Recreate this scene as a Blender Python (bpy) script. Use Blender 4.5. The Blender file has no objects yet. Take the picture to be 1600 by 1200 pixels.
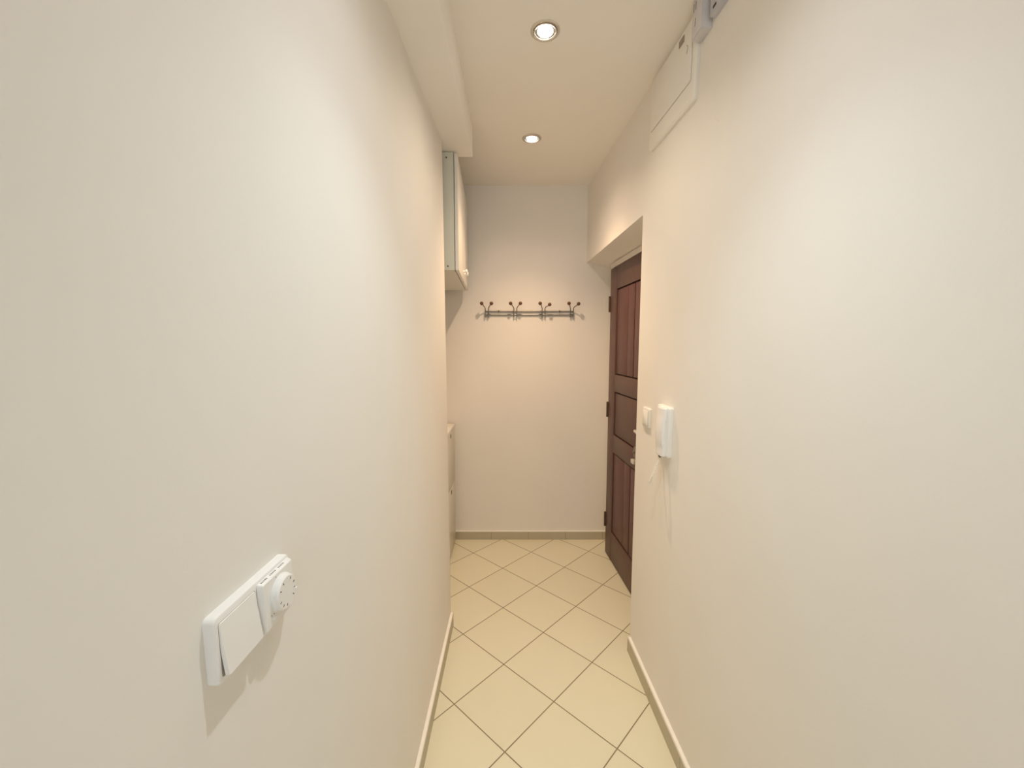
import bpy, bmesh, math
from mathutils import Vector, Matrix

scene = bpy.context.scene
COL = scene.collection
PI = math.pi

# ------------------------------------------------------------------ materials
def base_mat(name, col, rough=0.6, metal=0.0, spec=0.5, emit=None, estr=0.0):
    m = bpy.data.materials.new(name)
    m.use_nodes = True
    b = m.node_tree.nodes['Principled BSDF']
    b.inputs['Base Color'].default_value = (*col, 1)
    b.inputs['Roughness'].default_value = rough
    b.inputs['Metallic'].default_value = metal
    b.inputs['Specular IOR Level'].default_value = spec
    if emit:
        b.inputs['Emission Color'].default_value = (*emit, 1)
        b.inputs['Emission Strength'].default_value = estr
    return m

def add_noise(m, col, amt=0.05, scale=20, detail=4, bump=0.0, bscale=200, bdist=0.001, stretch=None):
    """subtle tone variation and a fine surface bump, from object coordinates"""
    nt = m.node_tree; N = nt.nodes; L = nt.links
    b = N['Principled BSDF']
    tc = N.new('ShaderNodeTexCoord')
    src = tc.outputs['Object']
    if stretch:
        mp = N.new('ShaderNodeMapping'); mp.inputs['Scale'].default_value = stretch
        L.new(src, mp.inputs['Vector']); src = mp.outputs['Vector']
    n = N.new('ShaderNodeTexNoise'); n.inputs['Scale'].default_value = scale; n.inputs['Detail'].default_value = detail
    L.new(src, n.inputs['Vector'])
    r = N.new('ShaderNodeValToRGB')
    r.color_ramp.elements[0].position = 0.3; r.color_ramp.elements[1].position = 0.7
    r.color_ramp.elements[0].color = (*[c * (1 - amt) for c in col], 1)
    r.color_ramp.elements[1].color = (*[min(1, c * (1 + amt)) for c in col], 1)
    L.new(n.outputs['Fac'], r.inputs['Fac']); L.new(r.outputs['Color'], b.inputs['Base Color'])
    if bump:
        n2 = N.new('ShaderNodeTexNoise'); n2.inputs['Scale'].default_value = bscale; n2.inputs['Detail'].default_value = 5
        L.new(src, n2.inputs['Vector'])
        bp = N.new('ShaderNodeBump'); bp.inputs['Strength'].default_value = bump; bp.inputs['Distance'].default_value = bdist
        L.new(n2.outputs['Fac'], bp.inputs['Height']); L.new(bp.outputs['Normal'], b.inputs['Normal'])
    return m

WALLC = (0.80, 0.775, 0.735)
M_wall = add_noise(base_mat('plaster_paint', WALLC, 0.85, spec=0.25), WALLC, 0.012, 3, 3, 0.14, 160, 0.0010)
M_ceil = add_noise(base_mat('ceiling_paint', (0.86, 0.835, 0.785), 0.9, spec=0.2), (0.86, 0.835, 0.785), 0.01, 3, 3, 0.10, 140, 0.001)
M_white = add_noise(base_mat('white_plastic', (0.82, 0.81, 0.80), 0.35), (0.82, 0.81, 0.80), 0.01, 30)
M_white_warm = add_noise(base_mat('ivory_plastic', (0.82, 0.80, 0.75), 0.4), (0.82, 0.80, 0.75), 0.01, 30)
M_grey_pl = add_noise(base_mat('grey_plastic', (0.62, 0.61, 0.63), 0.5), (0.62, 0.61, 0.63), 0.02, 30)
M_bluegrey = add_noise(base_mat('blue_grey_plastic', (0.50, 0.51, 0.56), 0.5), (0.50, 0.51, 0.56), 0.02, 30)
M_dark = add_noise(base_mat('dark_recess', (0.03, 0.025, 0.02), 0.7), (0.03, 0.025, 0.02), 0.1, 30)
M_tick = add_noise(base_mat('printed_grey', (0.10, 0.095, 0.09), 0.6), (0.10, 0.095, 0.09), 0.05, 30)
M_cab = add_noise(base_mat('white_lacquer', (0.76, 0.75, 0.70), 0.32), (0.76, 0.75, 0.70), 0.015, 6)
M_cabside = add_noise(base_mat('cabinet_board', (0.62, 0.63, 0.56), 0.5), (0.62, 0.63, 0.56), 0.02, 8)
M_shoe = add_noise(base_mat('shoe_cabinet_plastic', (0.66, 0.64, 0.57), 0.28), (0.66, 0.64, 0.57), 0.015, 6)
M_seam = add_noise(base_mat('soft_seam', (0.42, 0.39, 0.35), 0.7), (0.42, 0.39, 0.35), 0.05, 30)
M_latch = add_noise(base_mat('latch_grey', (0.30, 0.27, 0.21), 0.5), (0.30, 0.27, 0.21), 0.05, 30)
M_crack = add_noise(base_mat('plaster_crack', (0.60, 0.56, 0.50), 0.8), (0.60, 0.56, 0.50), 0.05, 30)
M_steel = add_noise(base_mat('brushed_steel', (0.27, 0.255, 0.23), 0.4, 0.75), (0.27, 0.255, 0.23), 0.06, 60)
M_ring = add_noise(base_mat('satin_nickel', (0.66, 0.63, 0.58), 0.35, 0.8), (0.66, 0.63, 0.58), 0.04, 60)
M_chrome = add_noise(base_mat('pale_chrome', (0.80, 0.79, 0.77), 0.3, 0.6), (0.80, 0.79, 0.77), 0.03, 60)
M_ball = add_noise(base_mat('red_brown_wood', (0.125, 0.048, 0.022), 0.4), (0.125, 0.048, 0.022), 0.2, 80, stretch=(1, 1, 0.2))
M_leaf = add_noise(base_mat('dark_brown_wood', (0.098, 0.046, 0.036), 0.42), (0.098, 0.046, 0.036), 0.22, 14, 6, 0.15, 60, 0.0006, (8, 8, 0.5))
M_panel = add_noise(base_mat('red_brown_board', (0.108, 0.040, 0.036), 0.42), (0.108, 0.040, 0.036), 0.22, 14, 6, 0.15, 60, 0.0006, (8, 8, 0.5))
M_groove_shade = add_noise(base_mat('groove_shade_brown', (0.030, 0.008, 0.008), 0.7), (0.030, 0.008, 0.008), 0.1, 30)
M_hinge = add_noise(base_mat('brown_hinge', (0.10, 0.065, 0.045), 0.45, 0.3), (0.10, 0.065, 0.045), 0.1, 40)
M_frame = add_noise(base_mat('frame_enamel', (0.70, 0.67, 0.62), 0.5), (0.70, 0.67, 0.62), 0.01, 10)
M_lit_lip = add_noise(base_mat('skirting_lit_lip', (0.82, 0.79, 0.73), 0.8), (0.82, 0.79, 0.73), 0.02, 30)
M_bulb = base_mat('lit_bulb', (1, 0.95, 0.88), 0.4, emit=(1.0, 0.93, 0.82), estr=26)
M_screwcap = add_noise(base_mat('screw_cap', (0.10, 0.09, 0.07), 0.5), (0.10, 0.09, 0.07), 0.1, 50)

def tile_floor():
    T = 0.30; g = 0.756376; ox, oy = 0.178750, 1.618884
    m = base_mat('cream_floor_tiles', (0.7, 0.6, 0.4), 0.42, spec=0.4)
    nt = m.node_tree; N = nt.nodes; L = nt.links; b = N['Principled BSDF']
    tc = N.new('ShaderNodeTexCoord')
    sub = N.new('ShaderNodeVectorMath'); sub.operation = 'SUBTRACT'; sub.inputs[1].default_value = (ox, oy, 0)
    L.new(tc.outputs['Object'], sub.inputs[0])
    edges = []; cells = []
    for ax in ((math.cos(g) / T, -math.sin(g) / T, 0), (math.sin(g) / T, math.cos(g) / T, 0)):
        d = N.new('ShaderNodeVectorMath'); d.operation = 'DOT_PRODUCT'; d.inputs[1].default_value = ax
        L.new(sub.outputs[0], d.inputs[0])
        pp = N.new('ShaderNodeMath'); pp.operation = 'PINGPONG'; pp.inputs[1].default_value = 0.5
        L.new(d.outputs['Value'], pp.inputs[0]); edges.append(pp.outputs[0])
        fl = N.new('ShaderNodeMath'); fl.operation = 'FLOOR'; L.new(d.outputs['Value'], fl.inputs[0]); cells.append(fl.outputs[0])
    mn = N.new('ShaderNodeMath'); mn.operation = 'MINIMUM'; L.new(edges[0], mn.inputs[0]); L.new(edges[1], mn.inputs[1])
    mr = N.new('ShaderNodeMapRange'); mr.inputs['From Min'].default_value = 0.0052; mr.inputs['From Max'].default_value = 0.0092
    L.new(mn.outputs[0], mr.inputs['Value'])
    cb = N.new('ShaderNodeCombineXYZ'); L.new(cells[0], cb.inputs[0]); L.new(cells[1], cb.inputs[1])
    wn = N.new('ShaderNodeTexWhiteNoise'); L.new(cb.outputs[0], wn.inputs['Vector'])
    ns = N.new('ShaderNodeTexNoise'); ns.inputs['Scale'].default_value = 7; ns.inputs['Detail'].default_value = 5
    L.new(tc.outputs['Object'], ns.inputs['Vector'])
    ad = N.new('ShaderNodeMath'); ad.operation = 'ADD'; L.new(wn.outputs['Value'], ad.inputs[0]); L.new(ns.outputs['Fac'], ad.inputs[1])
    rp = N.new('ShaderNodeValToRGB')
    rp.color_ramp.elements[0].position = 0.2; rp.color_ramp.elements[1].position = 1.6 / 2
    rp.color_ramp.elements[0].color = (*TILE0, 1); rp.color_ramp.elements[1].color = (*TILE1, 1)
    hf = N.new('ShaderNodeMath'); hf.operation = 'MULTIPLY'; hf.inputs[1].default_value = 0.5; L.new(ad.outputs[0], hf.inputs[0])
    L.new(hf.outputs[0], rp.inputs['Fac'])
    mx = N.new('ShaderNodeMix'); mx.data_type = 'RGBA'
    mx.inputs['A'].default_value = (0.225, 0.182, 0.112, 1)
    L.new(mr.outputs['Result'], mx.inputs['Factor']); L.new(rp.outputs['Color'], mx.inputs['B'])
    L.new(mx.outputs['Result'], b.inputs['Base Color'])
    rr = N.new('ShaderNodeMapRange'); rr.inputs['To Min'].default_value = 0.85; rr.inputs['To Max'].default_value = 0.42
    L.new(mr.outputs['Result'], rr.inputs['Value']); L.new(rr.outputs['Result'], b.inputs['Roughness'])
    bp = N.new('ShaderNodeBump'); bp.inputs['Strength'].default_value = 0.4; bp.inputs['Distance'].default_value = 0.0015
    L.new(mr.outputs['Result'], bp.inputs['Height']); L.new(bp.outputs['Normal'], b.inputs['Normal'])
    return m
TILE0 = (0.69, 0.655, 0.505); TILE1 = (0.725, 0.69, 0.535)
M_floor = tile_floor()

def skirting(axis, origin, pitch=0.296):
    c = (0.47, 0.43, 0.315)  # front face's shade under grazing light is put into this darker tile colour
    m = base_mat('skirting_tile', c, 0.45)
    nt = m.node_tree; N = nt.nodes; L = nt.links; b = N['Principled BSDF']
    tc = N.new('ShaderNodeTexCoord'); sp = N.new('ShaderNodeSeparateXYZ'); L.new(tc.outputs['Object'], sp.inputs[0])
    a = N.new('ShaderNodeMath'); a.operation = 'SUBTRACT'; a.inputs[1].default_value = origin; L.new(sp.outputs[axis], a.inputs[0])
    d = N.new('ShaderNodeMath'); d.operation = 'DIVIDE'; d.inputs[1].default_value = pitch; L.new(a.outputs[0], d.inputs[0])
    pp = N.new('ShaderNodeMath'); pp.operation = 'PINGPONG'; pp.inputs[1].default_value = 0.5; L.new(d.outputs[0], pp.inputs[0])
    mr = N.new('ShaderNodeMapRange'); mr.inputs['From Min'].default_value = 0.006; mr.inputs['From Max'].default_value = 0.010
    L.new(pp.outputs[0], mr.inputs['Value'])
    ns = N.new('ShaderNodeTexNoise'); ns.inputs['Scale'].default_value = 9; L.new(tc.outputs['Object'], ns.inputs['Vector'])
    rp = N.new('ShaderNodeValToRGB')
    rp.color_ramp.elements[0].color = (*[x * 0.95 for x in c], 1); rp.color_ramp.elements[1].color = (*[x * 1.05 for x in c], 1)
    L.new(ns.outputs['Fac'], rp.inputs['Fac'])
    mx = N.new('ShaderNodeMix'); mx.data_type = 'RGBA'; mx.inputs['A'].default_value = (0.33, 0.30, 0.21, 1)
    L.new(mr.outputs['Result'], mx.inputs['Factor']); L.new(rp.outputs['Color'], mx.inputs['B'])
    L.new(mx.outputs['Result'], b.inputs['Base Color'])
    return m

# ------------------------------------------------------------------ mesh helpers
def obj(name, bm, mat, parent=None, smooth=True, angle=35):
    bmesh.ops.recalc_face_normals(bm, faces=bm.faces[:])
    me = bpy.data.meshes.new(name); bm.to_mesh(me); bm.free()
    me.materials.append(mat)
    if smooth:
        me.shade_smooth()
        try:
            me.set_sharp_from_angle(angle=math.radians(angle))
        except Exception:
            pass
    o = bpy.data.objects.new(name, me); COL.objects.link(o)
    if parent: o.parent = parent
    return o

def struct(name, bm, mat, parent=None, label=None, **k):
    o = obj(name, bm, mat, parent, **k)
    if parent is None:
        o['kind'] = 'structure'
    if label: o['label'] = label
    return o

def thing(name, label, cat, M=None, group=None):
    o = bpy.data.objects.new(name, None); COL.objects.link(o)
    o.empty_display_size = 0.05
    if M is not None: o.matrix_world = M
    o['label'] = label; o['category'] = cat
    if group: o['group'] = group
    return o

def box(bm, x0, x1, y0, y1, z0, z1, bev=0.0, seg=2):
    vs = [bm.verts.new((x, y, z)) for x in (x0, x1) for y in (y0, y1) for z in (z0, z1)]
    fs = [(0, 1, 3, 2), (4, 6, 7, 5), (0, 4, 5, 1), (2, 3, 7, 6), (0, 2, 6, 4), (1, 5, 7, 3)]
    faces = [bm.faces.new([vs[i] for i in f]) for f in fs]
    if bev > 0:
        es = list({e for f in faces for e in f.edges})
        bmesh.ops.bevel(bm, geom=es, offset=bev, segments=seg, affect='EDGES', profile=0.5)

def bridge(bm, a, b):
    n = len(a)
    for i in range(n):
        bm.faces.new((a[i], a[(i + 1) % n], b[(i + 1) % n], b[i]))

def rrect(cy, cz, w, h, r, n=5):
    r = min(r, w / 2 - 1e-5, h / 2 - 1e-5)
    pts = []
    for k, (sy, sz) in enumerate(((1, 1), (-1, 1), (-1, -1), (1, -1))):
        for i in range(n + 1):
            a = k * PI / 2 + i * PI / 2 / n
            pts.append((cy + sy * (w / 2 - r) + r * math.cos(a), cz + sz * (h / 2 - r) + r * math.sin(a)))
    return pts

def loft(bm, rings, n=5, shear=None):
    """rings of rounded rectangles in YZ: (x, cy, cz, w, h, r), stacked along X"""
    prev = None; first = None
    for (x, cy, cz, w, h, r) in rings:
        vs = [bm.verts.new((x + (shear(y, z) if shear else 0), y, z)) for y, z in rrect(cy, cz, w, h, r, n)]
        if prev: bridge(bm, prev, vs)
        else: first = vs
        prev = vs
    bm.faces.new(first[::-1]); bm.faces.new(prev)

def plate(bm, x0, x1, cy, cz, w, h, r, bev, shear=None):
    loft(bm, [(x0, cy, cz, w, h, r), (x1 - bev, cy, cz, w, h, r),
              (x1 - bev * 0.3, cy, cz, w - bev * 0.6, h - bev * 0.6, r),
              (x1, cy, cz, w - bev * 2, h - bev * 2, max(r - bev, 0.0005))], shear=shear)

def frame_of(d):
    d = d.normalized()
    a = Vector((0, 0, 1)) if abs(d.z) < 0.9 else Vector((1, 0, 0))
    u = d.cross(a).normalized(); v = d.cross(u).normalized()
    return u, v

def tube(bm, pts, r, n=10, rs=None):
    pts = [Vector(p) for p in pts]
    prev = None; u = None; first = None
    for i, p in enumerate(pts):
        d = (pts[min(i + 1, len(pts) - 1)] - pts[max(i - 1, 0)]).normalized()
        if u is None: u, v = frame_of(d)
        else:
            u = (u - d * u.dot(d)).normalized(); v = d.cross(u).normalized()
        rr = rs[i] if rs else r
        vs = [bm.verts.new(p + (u * math.cos(2 * PI * k / n) + v * math.sin(2 * PI * k / n)) * rr) for k in range(n)]
        if prev: bridge(bm, prev, vs)
        else: first = vs
        prev = vs
    bm.faces.new(first[::-1]); bm.faces.new(prev)

def lathe(bm, prof, axis='z', c=(0, 0, 0), n=40, closed=False):
    """prof: list of (radius, height) turned about an axis; radius 0 ends make caps"""
    c = Vector(c)
    def pt(r, h, a):
        if axis == 'z': return c + Vector((r * math.cos(a), r * math.sin(a), h))
        if axis == 'x': return c + Vector((h, r * math.cos(a), r * math.sin(a)))
        return c + Vector((r * math.cos(a), h, r * math.sin(a)))
    rings = []
    for r, h in prof:
        if r < 1e-6: rings.append([bm.verts.new(pt(0, h, 0))])
        else: rings.append([bm.verts.new(pt(r, h, 2 * PI * k / n)) for k in range(n)])
    pairs = list(zip(rings, rings[1:])) + ([(rings[-1], rings[0])] if closed else [])
    for a, b in pairs:
        if len(a) == 1 and len(b) == 1: continue
        if len(a) == 1:
            for k in range(n): bm.faces.new((a[0], b[k], b[(k + 1) % n]))
        elif len(b) == 1:
            for k in range(n): bm.faces.new((b[0], a[(k + 1) % n], a[k]))
        else: bridge(bm, a, b)

def ball(bm, c, r, n=20, m=12):
    lathe(bm, [(r * math.sin(PI * i / m), -r * math.cos(PI * i / m)) for i in range(m + 1)], 'z', c, n)

def block(bm, front, back, nu, nv):
    """closed block between two bilinear/curved faces: front(u,v), back(u,v) -> point"""
    A = [[bm.verts.new(front(i / nu, j / nv)) for j in range(nv + 1)] for i in range(nu + 1)]
    B = [[bm.verts.new(back(i / nu, j / nv)) for j in range(nv + 1)] for i in range(nu + 1)]
    for G in (A, B):
        for i in range(nu):
            for j in range(nv):
                bm.faces.new((G[i][j], G[i + 1][j], G[i + 1][j + 1], G[i][j + 1]))
    per = [(i, 0) for i in range(nu)] + [(nu, j) for j in range(nv)] + [(i, nv) for i in range(nu, 0, -1)] + [(0, j) for j in range(nv, 0, -1)]
    for k in range(len(per)):
        i, j = per[k]; p, q = per[(k + 1) % len(per)]
        bm.faces.new((A[i][j], A[p][q], B[p][q], B[i][j]))

# ------------------------------------------------------------------ dimensions (metres), measured from the photograph's perspective
CEIL = 2.667
YB = 3.096                 # back wall
YR = -2.40                 # the corridor's open rear end, behind the camera
Y_NICHE = 2.11             # end of the long left wall, the niche with the cabinets starts here
X_NICHE = -0.735
BEAM_Z = 2.512
HEAD_Z = 2.121

def wl(Y, z):              # face of the left wall (slightly out of plumb)
    return -0.332 - z / 2.512 * (0.011 + (2.1 - Y) * 0.027)
def wr(Y, z):              # face of the right wall
    b = 0.588 - (Y - 1.916) * 0.033; t = 0.552 - (Y - 3.098) * 0.0585
    return b + (t - b) * z / 2.667
def jamb(z):               # edge of the door opening
    return 1.922 + 0.06 * min(z, HEAD_Z) / HEAD_Z

# ------------------------------------------------------------------ the setting
bm = bmesh.new(); box(bm, -0.9, 1.0, YR, YB + 0.12, -0.12, 0.0)
struct('floor', bm, M_floor, smooth=False)
bm = bmesh.new(); box(bm, -0.9, 1.0, YR, YB + 0.12, CEIL, CEIL + 0.12)
struct('ceiling', bm, M_ceil, smooth=False)
bm = bmesh.new(); box(bm, -0.9, 1.0, YB, YB + 0.12, 0.0, CEIL)
struct('wall_back', bm, M_wall, smooth=False)

bm = bmesh.new()
block(bm, lambda u, v: (wl(YR + (Y_NICHE - YR) * u, CEIL * v), YR + (Y_NICHE - YR) * u, CEIL * v),
      lambda u, v: (X_NICHE, YR + (Y_NICHE - YR) * u, CEIL * v), 14, 8)
es = [e for e in bm.edges if all(abs(vt.co.y - Y_NICHE) < 1e-5 and vt.co.x > X_NICHE + .1 for vt in e.verts) and abs(e.verts[0].co.x - e.verts[1].co.x) < 0.05]
bmesh.ops.bevel(bm, geom=es, offset=0.006, segments=3, affect='EDGES', profile=0.5)
struct('wall_left', bm, M_wall, angle=30)
bm = bmesh.new(); box(bm, -0.9, X_NICHE, YR, YB, 0, CEIL)
struct('wall_niche', bm, M_wall, smooth=False)

# right wall: long face up to the door opening, header over the opening, outer leaf behind the door
bm = bmesh.new()
XO = 0.80
block(bm, lambda u, v: (wr(YR + (jamb(HEAD_Z * v) - YR) * u, HEAD_Z * v), YR + (jamb(HEAD_Z * v) - YR) * u, HEAD_Z * v),
      lambda u, v: (XO, YR + (jamb(HEAD_Z * v) - YR) * u, HEAD_Z * v), 14, 8)
YS = jamb(HEAD_Z)
block(bm, lambda u, v: (wr(YR + (YS - YR) * u, HEAD_Z + (CEIL - HEAD_Z) * v), YR + (YS - YR) * u, HEAD_Z + (CEIL - HEAD_Z) * v),
      lambda u, v: (XO, YR + (YS - YR) * u, HEAD_Z + (CEIL - HEAD_Z) * v), 14, 2)
block(bm, lambda u, v: (wr(YS + (YB - YS) * u, HEAD_Z + (CEIL - HEAD_Z) * v), YS + (YB - YS) * u, HEAD_Z + (CEIL - HEAD_Z) * v),
      lambda u, v: (XO, YS + (YB - YS) * u, 2.063 + (CEIL - 2.063) * v), 6, 2)
bmesh.ops.remove_doubles(bm, verts=bm.verts[:], dist=0.0004)
box(bm, XO, 1.0, YR, YB, 0, CEIL)
wr_o = struct('wall_right', bm, M_wall, angle=30)
bm = bmesh.new()    # short curved hairline crack in the plaster under the junction box
tube(bm, [(wr(Y, z) + 0.0004, Y, z) for Y, z in ((1.385, 2.345), (1.392, 2.31), (1.392, 2.275), (1.383, 2.245), (1.366, 2.222), (1.352, 2.214))], 0.0005, 6)
obj('hairline_crack', bm, M_crack, wr_o)

# beam under the ceiling along the left wall, running on over the niche
bm = bmesh.new()
def bx(Y): return -0.209 + (Y - 2.28) * 0.004
YE = 2.285
prof = [(-0.50, BEAM_Z), (-0.004, BEAM_Z), (0.0, BEAM_Z + 0.004), (0.0, CEIL), (-0.50, CEIL)]
ra = [bm.verts.new((bx(YR) + px if px > -0.4 else -0.70, YR, pz)) for px, pz in prof]
rb = [bm.verts.new((bx(YE) + px if px > -0.4 else -0.70, YE, pz)) for px, pz in prof]
bridge(bm, ra, rb); bm.faces.new(ra[::-1]); bm.faces.new(rb)
struct('ceiling_beam', bm, M_ceil, angle=60)

# tiled skirting; top lip painted white for the light on its upward face
def base_side(name, Y0, Y1, face, sgn, mat):
    t = 0.014
    bm = bmesh.new()
    block(bm, lambda u, v: (face(Y0 + (Y1 - Y0) * u, 0.07 * v) + sgn * t, Y0 + (Y1 - Y0) * u, 0.066 * v),
          lambda u, v: (face(Y0 + (Y1 - Y0) * u, 0.07 * v) - sgn * 0.004, Y0 + (Y1 - Y0) * u, 0.066 * v), 6, 1)
    o = struct(name, bm, mat, smooth=False)
    bm = bmesh.new()
    block(bm, lambda u, v: (face(Y0 + (Y1 - Y0) * u, 0.07) + sgn * t * (1 if v < .5 else 0.9), Y0 + (Y1 - Y0) * u, 0.066 + 0.009 * v),
          lambda u, v: (face(Y0 + (Y1 - Y0) * u, 0.07) - sgn * 0.004, Y0 + (Y1 - Y0) * u, 0.066 + 0.009 * v), 6, 1)
    struct('lit_lip', bm, M_lit_lip, o, smooth=False)
base_side('baseboard_left', YR, 2.100, wl, 1, skirting(1, 2.10))
base_side('baseboard_right', YR, 1.914, wr, -1, skirting(1, 1.914))
bm = bmesh.new(); box(bm, X_NICHE, 0.735, YB - 0.010, YB, 0, 0.062)
o = struct('baseboard_back', bm, skirting(0, 0.128, 0.290), smooth=False)
bm = bmesh.new(); box(bm, X_NICHE, 0.735, YB - 0.011, YB, 0.062, 0.070)
struct('lit_lip', bm, M_lit_lip, o, smooth=False)

# ------------------------------------------------------------------ entrance door (hinged near the back wall, set deep in the right wall)
HX, HY = 0.685, 2.898
ddir = Vector((0.040, -0.558, 0)).normalized()
DM = Matrix.Translation((HX, HY, 0)) @ Matrix.Rotation(math.atan2(ddir.y, ddir.x), 4, 'Z')   # local x: hinge -> latch, local y: into the wall
W, H, TH = 0.84, 2.036, 0.045
P0, P1 = 0.128, W - 0.128
bands = [(0.212, 0.782), (0.904, 1.203), (1.318, 1.888)]
door = bpy.data.objects.new('door_1', None); COL.objects.link(door); door.matrix_world = DM
door['kind'] = 'structure'; door['label'] = 'dark brown panelled wooden entrance door set deep in the right wall'
bm = bmesh.new()
box(bm, 0, P0, 0, TH, 0.006, H, 0.002); box(bm, P1, W, 0, TH, 0.006, H, 0.002)
zs = [0.006] + [z for b in bands for z in b] + [H]
for k in range(0, len(zs), 2):
    box(bm, P0 - 0.0005, P1 + 0.0005, 0.0006, TH, zs[k], zs[k + 1], 0.0015)
obj('door_leaf', bm, M_leaf, door)
bm = bmesh.new(); box(bm, P0 - 0.01, P1 + 0.01, 0.018, TH - 0.004, 0.15, 1.95)
obj('groove_shade_sheet', bm, M_groove_shade, door, smooth=False)  # dark sheet that paints shade into the panel grooves, whatever the lamps do
for i, (z0, z1) in enumerate(bands):
    bm = bmesh.new()
    g = 0.008
    cuts = [P0 + g, P1 - g] if i == 1 else None
    if cuts:
        box(bm, P0 + g, P1 - g, 0.006, 0.02, z0 + g, z1 - g, 0.002)
    else:
        xs = [(P0 + g, 0.3365), (0.3395, 0.4460), (0.4570, 0.6285), (0.6315, P1 - g)]
        for a, b in xs:
            box(bm, a, b, 0.006, 0.02, z0 + g, z1 - g, 0.0015)
    obj('door_panel', bm, M_leaf if i == 1 else M_panel, door)
for z in (0.25, 1.06, 1.80):
    bm = bmesh.new()
    tube(bm, [(-0.006, -0.004, z - 0.055), (-0.006, -0.004, z - 0.052), (-0.006, -0.004, z + 0.052), (-0.006, -0.004, z + 0.055)], 0.007, 14, [0.004, 0.007, 0.007, 0.004])
    box(bm, -0.006, 0.002, -0.002, 0.004, z - 0.045, z + 0.045)
    obj('hinge', bm, M_hinge, door)
# lever handle, cylinder lock and thumb turn, near the latch edge
bm = bmesh.new()
s0 = 0.775
lathe(bm, [(0, 0), (0.026, 0), (0.026, -0.006), (0.022, -0.009), (0, -0.009)], 'y', (s0, 0, 1.04), 28)
tube(bm, [(s0, -0.004, 1.04), (s0, -0.036, 1.04), (s0 - 0.004, -0.046, 1.04), (s0 - 0.014, -0.051, 1.04), (s0 - 0.06, -0.052, 1.04), (s0 - 0.122, -0.050, 1.042), (s0 - 0.128, -0.048, 1.042)], 0.010, 14,
     [0.010, 0.010, 0.010, 0.010, 0.0095, 0.009, 0.005])
obj('door_handle', bm, M_chrome, door)['label'] = 'pale chrome lever handle'
bm = bmesh.new()
box(bm, 0.533, 0.563, -0.010, 0.001, 0.862, 0.925, 0.004)
lathe(bm, [(0, 0), (0.009, 0), (0.009, -0.006), (0, -0.006)], 'y', (0.548, -0.010, 0.895), 18)
obj('lock_plate', bm, M_steel, door)
bm = bmesh.new()
box(bm, 0.522, 0.566, -0.022, 0.0008, 0.824, 0.850, 0.004)
obj('latch_bolt', bm, M_chrome, door)
# enamelled frame around the leaf
fr = bpy.data.objects.new('trim_1', None); COL.objects.link(fr); fr.matrix_world = DM
fr['kind'] = 'structure'; fr['label'] = 'pale enamelled frame around the brown entrance door'
bm = bmesh.new(); box(bm, -0.030, -0.014, 0.020, 0.085, 0.0, H + 0.040, 0.002); obj('frame_jamb', bm, M_frame, fr)
bm = bmesh.new(); box(bm, W + 0.004, W + 0.034, 0.006, 0.085, 0.0, H + 0.040, 0.002); obj('frame_jamb', bm, M_frame, fr)
bm = bmesh.new(); box(bm, -0.014, W + 0.004, 0.004, 0.085, H + 0.005, H + 0.040, 0.002); obj('frame_head', bm, M_frame, fr)

# ------------------------------------------------------------------ mounts on the walls: local x out of the wall, z up
def mount_left(Y, z):
    out = Vector((1, -(wl(Y + .05, z) - wl(Y - .05, z)) / .1, -(wl(Y, z + .05) - wl(Y, z - .05)) / .1)).normalized()
    ay = Vector((0, 0, 1)).cross(out).normalized(); az = out.cross(ay)
    R = Matrix((out, ay, az)).transposed().to_4x4()
    return Matrix.Translation((wl(Y, z), Y, z)) @ R
def mount_right(Y, z):
    out = Vector((-1, (wr(Y + .05, z) - wr(Y - .05, z)) / .1, (wr(Y, z + .05) - wr(Y, z - .05)) / .1)).normalized()
    ay = Vector((0, 0, 1)).cross(out).normalized(); az = out.cross(ay)
    R = Matrix((out, ay, az)).transposed().to_4x4()
    return Matrix.Translation((wr(Y, z), Y, z)) @ R

# ------------------------------------------------------------------ double switch frame with a rocker, on the left wall
ML = mount_left(0.525, 1.158)
sw = thing('light_switch', 'white two-gang light switch with one big rocker, on the left wall in the foreground', 'light switch', ML)
bm = bmesh.new()
loft(bm, [(0, 0, 0, 0.158, 0.085, 0.007), (0.009, 0, 0, 0.158, 0.085, 0.007), (0.0125, 0, 0, 0.155, 0.082, 0.007), (0.0135, 0, 0, 0.151, 0.078, 0.006)], n=6)
obj('switch_frame', bm, M_white, sw)
bm = bmesh.new()   # rocker: hinged in the middle, lower edge standing out
loft(bm, [(0.010, -0.0385, 0, 0.067, 0.066, 0.003), (0.0134, -0.0385, 0, 0.067, 0.066, 0.003), (0.0144, -0.0385, 0, 0.0655, 0.0645, 0.003)], n=4,
     shear=lambda y, z: max(0.0, 0.105 * (0.033 - z)))
obj('rocker', bm, M_white, sw)
bm = bmesh.new(); loft(bm, [(0.012, -0.0385, -0.0003, 0.0688, 0.0672, 0.003), (0.0137, -0.0385, -0.0003, 0.0688, 0.0672, 0.003)], n=4)
obj('rocker_gap', bm, M_seam, sw)

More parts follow.
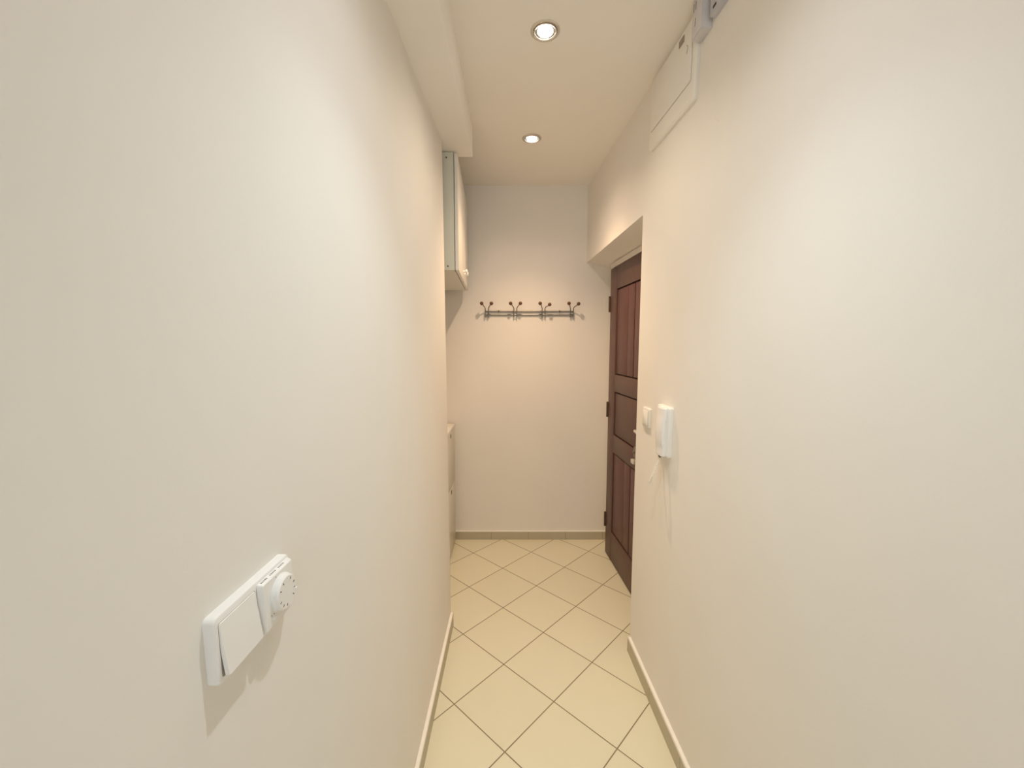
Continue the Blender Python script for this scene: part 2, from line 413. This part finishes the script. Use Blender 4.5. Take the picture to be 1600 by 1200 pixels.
th = thing('thermostat', 'white room thermostat with round dial, beside the big rocker on the left wall', 'thermostat', ML)
bm = bmesh.new()
loft(bm, [(0.0138, 0.0365, 0.001, 0.076, 0.074, 0.003), (0.0195, 0.0365, 0.001, 0.073, 0.071, 0.003), (0.0215, 0.0365, 0.001, 0.069, 0.067, 0.003)], n=4)
obj('thermostat_body', bm, M_white, th)
TC = (0.040, 0.003)
bm = bmesh.new()
lathe(bm, [(0, 0.0), (0.0262, 0.0), (0.0262, 0.002), (0.0248, 0.003), (0.0240, 0.0080), (0.0224, 0.0095), (0, 0.0095)], 'x', (0.0213, *TC), 48)
dial = obj('dial', bm, M_white, th)
bm = bmesh.new()   # printed graduation marks around the dial
xt = 0.0213 + 0.0095
for k, a in enumerate((200, 232, 262, 150, 118, 320, 350, 20, 60)):
    a = math.radians(a); ca, sa = math.cos(a), math.sin(a)
    r0, r1 = (0.0165, 0.0200); wd = 0.0007
    p = []
    for r, s in ((r0, -1), (r1, -1), (r1, 1), (r0, 1)):
        p.append((TC[0] + r * ca - s * wd * sa, TC[1] + r * sa + s * wd * ca))
    lo = [bm.verts.new((xt - 0.0003, y, z)) for y, z in p]; hi = [bm.verts.new((xt + 0.00025, y, z)) for y, z in p]
    bridge(bm, lo, hi); bm.faces.new(lo[::-1]); bm.faces.new(hi)
obj('dial_marks', bm, M_tick, dial, smooth=False)
bm = bmesh.new(); box(bm, xt - 0.004, xt + 0.0012, TC[0] + 0.0195, TC[0] + 0.0238, TC[1] - 0.0115, TC[1] - 0.006, 0.0006)
obj('dial_pointer', bm, M_white, dial)
bm = bmesh.new(); ball(bm, (0.0217, 0.0185, -0.0225), 0.0034, 16, 10)
obj('indicator_lens', bm, M_white_warm, th)
bm = bmesh.new()
for y0 in (0.004, 0.024, 0.044):
    for k in range(5):
        y = y0 + k * 0.0030
        box(bm, 0.0146, 0.0180, y, y + 0.0009, 0.0360, 0.0376)
obj('vent_slots', bm, M_tick, th, smooth=False)
for (y, z) in ((0.014, -0.0165), (0.020, -0.0172), (0.030, 0.031), (0.058, -0.026)):
    bm = bmesh.new(); lathe(bm, [(0, 0), (0.0008, 0), (0.0008, 0.0003), (0, 0.0003)], 'x', (0.0214, y, z), 10)
    obj('face_mark', bm, M_tick, th, smooth=False)

# ------------------------------------------------------------------ small switch on the right wall
s2 = thing('light_switch', 'small square white light switch on the right wall between door and intercom', 'light switch', mount_right(1.815, 1.195))
bm = bmesh.new(); plate(bm, 0, 0.0095, 0, 0, 0.084, 0.086, 0.005, 0.0025); obj('switch_frame', bm, M_white_warm, s2)
bm = bmesh.new(); loft(bm, [(0.008, 0, 0, 0.062, 0.064, 0.003), (0.012, 0, 0, 0.062, 0.064, 0.003), (0.0135, 0, 0, 0.058, 0.060, 0.003)], n=4, shear=lambda y, z: 0.03 * (0.031 - z))
obj('rocker', bm, M_white_warm, s2)
bm = bmesh.new(); loft(bm, [(0.008, 0, 0, 0.0645, 0.0665, 0.003), (0.0098, 0, 0, 0.0645, 0.0665, 0.003)], n=4); obj('rocker_gap', bm, M_seam, s2)

# ------------------------------------------------------------------ intercom handset
IY, IZ = 1.615, 1.178
ic = thing('intercom', 'white wall intercom with hanging handset and looped cord, on the right wall', 'intercom', mount_right(IY, IZ))
bm = bmesh.new()
loft(bm, [(0, 0, 0, 0.118, 0.198, 0.008), (0.012, 0, 0, 0.118, 0.198, 0.008), (0.018, 0, 0, 0.112, 0.192, 0.008), (0.019, 0, 0, 0.108, 0.188, 0.008)])
obj('intercom_base', bm, M_white_warm, ic)
hs_y = 0.019
bm = bmesh.new()
n = 24
def hring(z, sx, sy, xb):
    # cross-section of the handset: flat back, faceted rounded front
    pts = [(xb, -0.036 * sy), (xb + 0.013 * sx, -0.0375 * sy), (xb + 0.020 * sx, -0.032 * sy), (xb + 0.0235 * sx, -0.020 * sy),
           (xb + 0.0245 * sx, 0.0), (xb + 0.0235 * sx, 0.022 * sy), (xb + 0.021 * sx, 0.033 * sy), (xb + 0.013 * sx, 0.0375 * sy), (xb, 0.036 * sy)]
    return [bm.verts.new((x, hs_y + y, z)) for x, y in pts]
prev = None
for z, sx, sy, xb in ((-0.094, 0.80, 0.88, 0.017), (-0.090, 0.97, 0.97, 0.015), (-0.082, 1.0, 1.0, 0.014), (-0.055, 1.0, 1.0, 0.014), (-0.045, 0.97, 0.98, 0.018), (0.045, 0.97, 0.98, 0.018), (0.055, 1.0, 1.0, 0.014), (0.084, 1.0, 1.0, 0.014), (0.092, 0.97, 0.97, 0.014), (0.096, 0.8, 0.90, 0.015)):
    vs = hring(z, sx, sy, xb)
    if prev: bridge(bm, prev, vs)
    else: bm.faces.new(vs[::-1])
    prev = vs
bm.faces.new(prev)
hs = obj('handset', bm, M_white, ic, angle=28)
bm = bmesh.new()
lathe(bm, [(0, 0), (0.006, 0), (0.006, -0.010), (0.0035, -0.016), (0, -0.016)], 'z', (0.024, hs_y - 0.012, -0.092), 16)
obj('cord_plug', bm, M_tick, hs)
# curled cord hanging in a loop
def bez(p0, p1, p2, p3, t):
    return p0 * (1 - t) ** 3 + p1 * 3 * t * (1 - t) ** 2 + p2 * 3 * t * t * (1 - t) + p3 * t ** 3
c0 = Vector((0.024, hs_y - 0.012, -0.104)); c3 = Vector((0.010, -0.030, -0.094))
A = [c0, Vector((0.040, hs_y - 0.010, -0.15)), Vector((0.058, -0.005, -0.218)), Vector((0.050, -0.018, -0.220))]
Bz = [Vector((0.050, -0.018, -0.220)), Vector((0.044, -0.026, -0.222)), Vector((0.016, -0.030, -0.16)), c3]
path = [bez(*A, i / 120) for i in range(121)] + [bez(*Bz, i / 100) for i in range(1, 101)]
bm = bmesh.new()
hel = []; turns = 46
for i, p in enumerate(path):
    d = (path[min(i + 1, len(path) - 1)] - path[max(i - 1, 0)]).normalized()
    u = d.cross(Vector((1, 0.2, 0.1))).normalized(); v = d.cross(u)
    hel.append((p, u, v))
pts = []
NN = turns * 12
for k in range(NN + 1):
    f = k / NN * (len(hel) - 1); i = min(int(f), len(hel) - 2); t = f - i
    p = hel[i][0].lerp(hel[i + 1][0], t); u = hel[i][1].lerp(hel[i + 1][1], t); v = hel[i][2].lerp(hel[i + 1][2], t)
    e = min(1, k / 30, (NN - k) / 30)
    a = 2 * PI * turns * k / NN
    pts.append(p + (u * math.cos(a) + v * math.sin(a)) * 0.0030 * e)
tube(bm, pts, 0.0014, 6)
obj('curled_cord', bm, M_white_warm, ic)

# ------------------------------------------------------------------ fuse box high on the right wall
FY0, FY1, FZ0, FZ1 = 1.500, 1.905, 2.362, 2.655
FM = mount_right((FY0 + FY1) / 2, (FZ0 + FZ1) / 2)
fb = thing('fuse_box', 'white flush fuse box with hinged cover, high on the right wall under the ceiling', 'fuse box', FM)
fw, fh = FY1 - FY0, FZ1 - FZ0
bm = bmesh.new()
loft(bm, [(0, 0, 0, fw, fh, 0.014), (0.010, 0, 0, fw, fh, 0.014), (0.016, 0, 0, fw - 0.016, fh - 0.016, 0.012), (0.017, 0, 0, fw - 0.022, fh - 0.022, 0.010)])
obj('fuse_box_frame', bm, M_white_warm, fb)
dz0, dz1 = -fh / 2 + 0.072, fh / 2 - 0.018
dy0, dy1 = -fw / 2 + 0.022, fw / 2 - 0.030      # local y points towards the camera
bm = bmesh.new()
loft(bm, [(0.012, 0, (dz0 + dz1) / 2, dy1 - dy0 + 0.004, dz1 - dz0 + 0.004, 0.011), (0.0173, 0, (dz0 + dz1) / 2, dy1 - dy0 + 0.004, dz1 - dz0 + 0.004, 0.011)])
obj('cover_gap', bm, M_seam, fb)
bm = bmesh.new()
loft(bm, [(0.014, 0, (dz0 + dz1) / 2, dy1 - dy0, dz1 - dz0, 0.010), (0.020, 0, (dz0 + dz1) / 2, dy1 - dy0, dz1 - dz0, 0.010), (0.022, 0, (dz0 + dz1) / 2, dy1 - dy0 - 0.006, dz1 - dz0 - 0.006, 0.009)])
cov = obj('cover_door', bm, M_white_warm, fb)
bm = bmesh.new(); box(bm, 0.0215, 0.0235, 0.080, 0.120, 0.092, 0.116, 0.002); obj('latch', bm, M_latch, cov)
bm = bmesh.new()
ar = [(0.0222, 0.140 + 0.010 * math.cos(t), 0.050 + 0.014 * math.sin(t)) for t in [math.radians(x) for x in range(-80, 81, 16)]]
tube(bm, ar, 0.0008, 6); obj('finger_mark', bm, M_tick, cov)

# cable trunking dropping from the ceiling beside the fuse box
ct = thing('cable_trunking', 'short grey slotted cable trunking between ceiling and fuse box on the right wall', 'cable trunking', mount_right(1.464, 2.60))
bm = bmesh.new(); box(bm, 0, 0.034, -0.034, 0.034, -0.062, 0.066, 0.003); obj('trunking_channel', bm, M_grey_pl, ct)
bm = bmesh.new(); box(bm, 0.034, 0.037, -0.031, 0.031, -0.059, 0.064, 0.001); ld = obj('trunking_lid', bm, M_grey_pl, ct)
for (y, z) in ((-0.010, -0.016), (-0.010, 0.036), (-0.024, 0.036)):
    bm = bmesh.new(); loft(bm, [(0.036, y, z, 0.0035, 0.028, 0.0017), (0.0373, y, z, 0.0035, 0.028, 0.0017)], n=3)
    obj('slot', bm, M_tick, ld, smooth=False)
jb = thing('junction_box', 'blue-grey plastic junction box at the top edge, nearest on the right wall', 'junction box', mount_right(1.345, 2.60))
bm = bmesh.new(); plate(bm, 0, 0.020, 0, 0.0085, 0.135, 0.112, 0.004, 0.002); obj('box_body', bm, M_bluegrey, jb)
bm = bmesh.new(); loft(bm, [(0.019, -0.040, -0.030, 0.020, 0.009, 0.003), (0.0204, -0.040, -0.030, 0.020, 0.009, 0.003)], n=3); obj('knockout_hole', bm, M_dark, jb, smooth=False)

# ------------------------------------------------------------------ wall cabinet in the niche
CY0, CY1, CZ0, CZ1 = 2.215, 3.03, 1.911, 2.504
CM = Matrix.Translation((-0.302, CY0, CZ0)) @ Matrix.Rotation(math.radians(2.6), 4, 'Z')   # local y along the cabinet, x out
wc = thing('wall_cabinet', 'white wall cabinet with small knobs, hung high in the left niche', 'cabinet', CM)
L_, Hc = CY1 - CY0, CZ1 - CZ0
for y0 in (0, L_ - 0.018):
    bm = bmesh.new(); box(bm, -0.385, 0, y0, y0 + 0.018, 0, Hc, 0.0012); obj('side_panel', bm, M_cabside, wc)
bm = bmesh.new(); box(bm, -0.385, -0.0005, 0.018, L_ - 0.018, 0, 0.018); box(bm, -0.385, -0.0005, 0.018, L_ - 0.018, Hc - 0.018, Hc); box(bm, -0.385, -0.375, 0.018, L_ - 0.018, 0.018, Hc - 0.018)
obj('carcass', bm, M_cab, wc)
for a, b, ky in ((0.001, L_ / 2 - 0.0015, L_ / 2 - 0.045), (L_ / 2 + 0.0015, L_ - 0.001, L_ / 2 + 0.045)):
    bm = bmesh.new(); box(bm, 0.003, 0.021, a, b, 0.001, Hc - 0.003, 0.002)
    d = obj('cabinet_door', bm, M_cab, wc)
    bm = bmesh.new(); lathe(bm, [(0, 0), (0.007, 0), (0.006, 0.008), (0.012, 0.013), (0.0145, 0.018), (0.012, 0.023), (0, 0.025)], 'x', (0.021, ky, 0.055), 24)
    obj('knob', bm, M_white, d)
for z in (0.020, Hc - 0.026):
    bm = bmesh.new(); lathe(bm, [(0, 0), (0.0045, 0), (0.0045, -0.0015), (0, -0.0018)], 'y', (-0.036, 0, z), 14); obj('screw_cap', bm, M_screwcap, wc)

# ------------------------------------------------------------------ narrow shoe cabinet under it
SY0, SY1, SH = 2.60, 3.06, 0.925
SM = Matrix.Translation((-0.436, SY0, 0))
sc = thing('shoe_cabinet', 'pale narrow shoe cabinet with two tilting flaps, on the floor in the left niche', 'shoe cabinet', SM)
SL = SY1 - SY0
bm = bmesh.new()
box(bm, -0.275, -0.012, 0, 0.016, 0, SH - 0.022); box(bm, -0.275, -0.012, SL - 0.016, SL, 0, SH - 0.022); box(bm, -0.275, -0.262, 0.016, SL - 0.016, 0, SH - 0.022)
box(bm, -0.262, -0.02, 0.016, SL - 0.016, 0.02, 0.034); box(bm, -0.262, -0.02, 0.016, SL - 0.016, 0.46, 0.474)
obj('carcass', bm, M_shoe, sc)
bm = bmesh.new(); box(bm, -0.277, 0.004, -0.002, SL + 0.002, SH - 0.022, SH, 0.003); obj('top_board', bm, M_cab, sc)
for z0, z1 in ((0.018, 0.490), (0.496, SH - 0.025)):
    bm = bmesh.new(); box(bm, -0.011, 0.0, 0.001, SL - 0.001, z0, z1, 0.003)
    f = obj('flap', bm, M_shoe, sc)
    bm = bmesh.new(); lathe(bm, [(0, 0), (0.0175, 0), (0.0175, 0.0010), (0.0165, 0.0013), (0.015, 0.0009), (0, 0.0009)], 'x', (-0.0006, 0.275, z1 - 0.030), 24)
    obj('finger_hole', bm, M_dark, f)

# ------------------------------------------------------------------ coat rack on the back wall
RX, RZ = 0.132, 1.755
rk = thing('coat_rack', 'steel coat rack with eight wooden ball hooks, on the back wall', 'coat rack', Matrix.Translation((RX, YB, RZ)))
posts = [-0.198, -0.174, 0.014, 0.0355, 0.223, 0.244, 0.432, 0.454]
ballx = [-0.221, -0.150, -0.010, 0.061, 0.205, 0.274, 0.415, 0.485]
ballz = [1.819, 1.819, 1.819, 1.819, 1.819, 1.811, 1.819, 1.816]
for z in (1.766, 1.740):
    bm = bmesh.new(); tube(bm, [(posts[0] - 0.003 - RX, -0.0062, z - RZ), (posts[-1] + 0.003 - RX, -0.0062, z - RZ)], 0.0052, 14); obj('rail', bm, M_steel, rk)
for x in (-0.099, 0.354):
    bm = bmesh.new(); lathe(bm, [(0, 0.0), (0.009, 0.0), (0.009, -0.005), (0.008, -0.007), (0.006, -0.010), (0, -0.010)], 'y', (x - RX, 0, 1.766 - RZ), 18)
    br = obj('wall_bracket', bm, M_steel, rk)
    bm = bmesh.new(); lathe(bm, [(0, -0.0095), (0.006, -0.0095), (0.006, -0.0125), (0.004, -0.0137), (0, -0.0140)], 'y', (x - RX, 0, 1.766 - RZ), 18)
    obj('screw_head', bm, M_screwcap, br)
for px, bxx, bz in zip(posts, ballx, ballz):
    s = 1 if bxx > px else -1
    x = px - RX; X = bxx - RX; zb = bz - RZ
    bm = bmesh.new()
    tube(bm, [(x, -0.006, -0.028), (x, -0.016, -0.031), (x, -0.021, -0.027), (x, -0.022, -0.020), (x, -0.022, 0.020), (x, -0.025, 0.031), (x + s * 0.004, -0.034, 0.040), (X - s * 0.006, -0.062, zb - 0.007), (X, -0.066, zb)], 0.0036, 10)
    hk = obj('hook', bm, M_steel, rk)
    bm = bmesh.new(); ball(bm, (X, -0.066, zb), 0.0132); bo = obj('ball_tip', bm, M_ball, hk); bo['label'] = 'round red-brown wooden tip'
for i in range(0, 8, 2):
    bm = bmesh.new(); tube(bm, [(posts[i] - RX, -0.012, -0.029), (posts[i + 1] - RX, -0.012, -0.029)], 0.0022, 8); obj('hook_bridge', bm, M_steel, rk)

# ------------------------------------------------------------------ recessed ceiling spotlights
LAMPS = [(0.111, 2.413, 'recessed round ceiling spotlight nearest the back wall, above the coat rack'),
         (0.122, 1.625, 'recessed round ceiling spotlight beside the fuse box, larger in the picture'),
         (0.133, 0.837, 'recessed round ceiling spotlight over the foreground switch, just above the picture')]
# per lamp: watts and colour of the reflector's beam, then of its wider spill
BEAM = [(62, 104, (1.0, 0.66, 0.37)), (6, 70, (1.0, 0.70, 0.35)), (35, 88, (0.86, 1.0, 1.0))]
SPILL = [(19, 140, (1.0, 0.73, 0.55)), (17, 140, (1.0, 0.84, 0.64)), (14.5, 140, (0.92, 0.95, 1.0))]
def make_lamp():
    t = thing('ceiling_spotlight', '', 'ceiling light', Matrix.Translation((0, 0, CEIL)), 'recessed ceiling spotlights')
    bm = bmesh.new()
    lathe(bm, [(0.054, 0.0), (0.054, -0.0015), (0.051, -0.0040), (0.046, -0.0048), (0.0435, -0.0030), (0.0435, 0.0)], 'z', n=56, closed=True)
    obj('trim_ring', bm, M_ring, t)
    bm = bmesh.new()
    lathe(bm, [(0.0425, -0.0005), (0.0425, -0.0055), (0.040, -0.0068), (0.0375, -0.0055), (0.0375, -0.0005)], 'z', n=56, closed=True)
    obj('tilt_ring', bm, M_ring, t)
    bm = bmesh.new(); lathe(bm, [(0.0375, -0.0008), (0.0275, -0.0008), (0.0275, -0.002), (0.0375, -0.002)], 'z', n=48, closed=True)
    obj('shadow_gap', bm, M_screwcap, t)
    bm = bmesh.new(); lathe(bm, [(0, -0.0005), (0.0278, -0.0005), (0.0282, -0.0040), (0.025, -0.0075), (0.016, -0.0095), (0, -0.0105)], 'z', n=40)
    obj('bulb', bm, M_bulb, t)
    return t
proto = make_lamp()
for i, (x, y, lab) in enumerate(LAMPS):
    if i == 0: t = proto
    else:
        t = proto.copy(); COL.objects.link(t)
        for ch in list(proto.children):
            c = ch.copy(); COL.objects.link(c); c.parent = t
    t.location = (x, y, CEIL); t['label'] = lab
    for nm, (pw, ang, cl) in (('spot_beam', BEAM[i]), ('spot_spill', SPILL[i])):
        if pw <= 0: continue
        ld = bpy.data.lights.new(nm, 'SPOT'); ld.energy = pw; ld.color = cl
        ld.spot_size = math.radians(ang); ld.spot_blend = 1.0; ld.shadow_soft_size = 0.022
        lo = bpy.data.objects.new(nm, ld); COL.objects.link(lo); lo.location = (x, y, CEIL - 0.020)

# ------------------------------------------------------------------ daylight from the room behind the camera
w = bpy.data.worlds.new('World'); scene.world = w; w.use_nodes = True
bg = w.node_tree.nodes['Background']
bg.inputs['Color'].default_value = (0.92, 0.98, 1.04, 1); bg.inputs['Strength'].default_value = 1.88

# ------------------------------------------------------------------ camera
cam = bpy.data.cameras.new('camera'); co = bpy.data.objects.new('camera', cam); COL.objects.link(co)
cam.sensor_fit = 'HORIZONTAL'; cam.sensor_width = 36.0; cam.lens = 641.64 / 1600 * 36.0
cam.clip_start = 0.02
co.location = (0, 0, 1.5178); co.rotation_euler = (PI / 2 - 0.094856, 0, 0)
scene.camera = co

scene.view_settings.view_transform = 'Standard'; scene.view_settings.look = 'None'
scene.view_settings.gamma = 1.0; scene.view_settings.exposure = 0.06
scene.cycles.use_denoising = True
scene.cycles.max_bounces = 16; scene.cycles.diffuse_bounces = 12
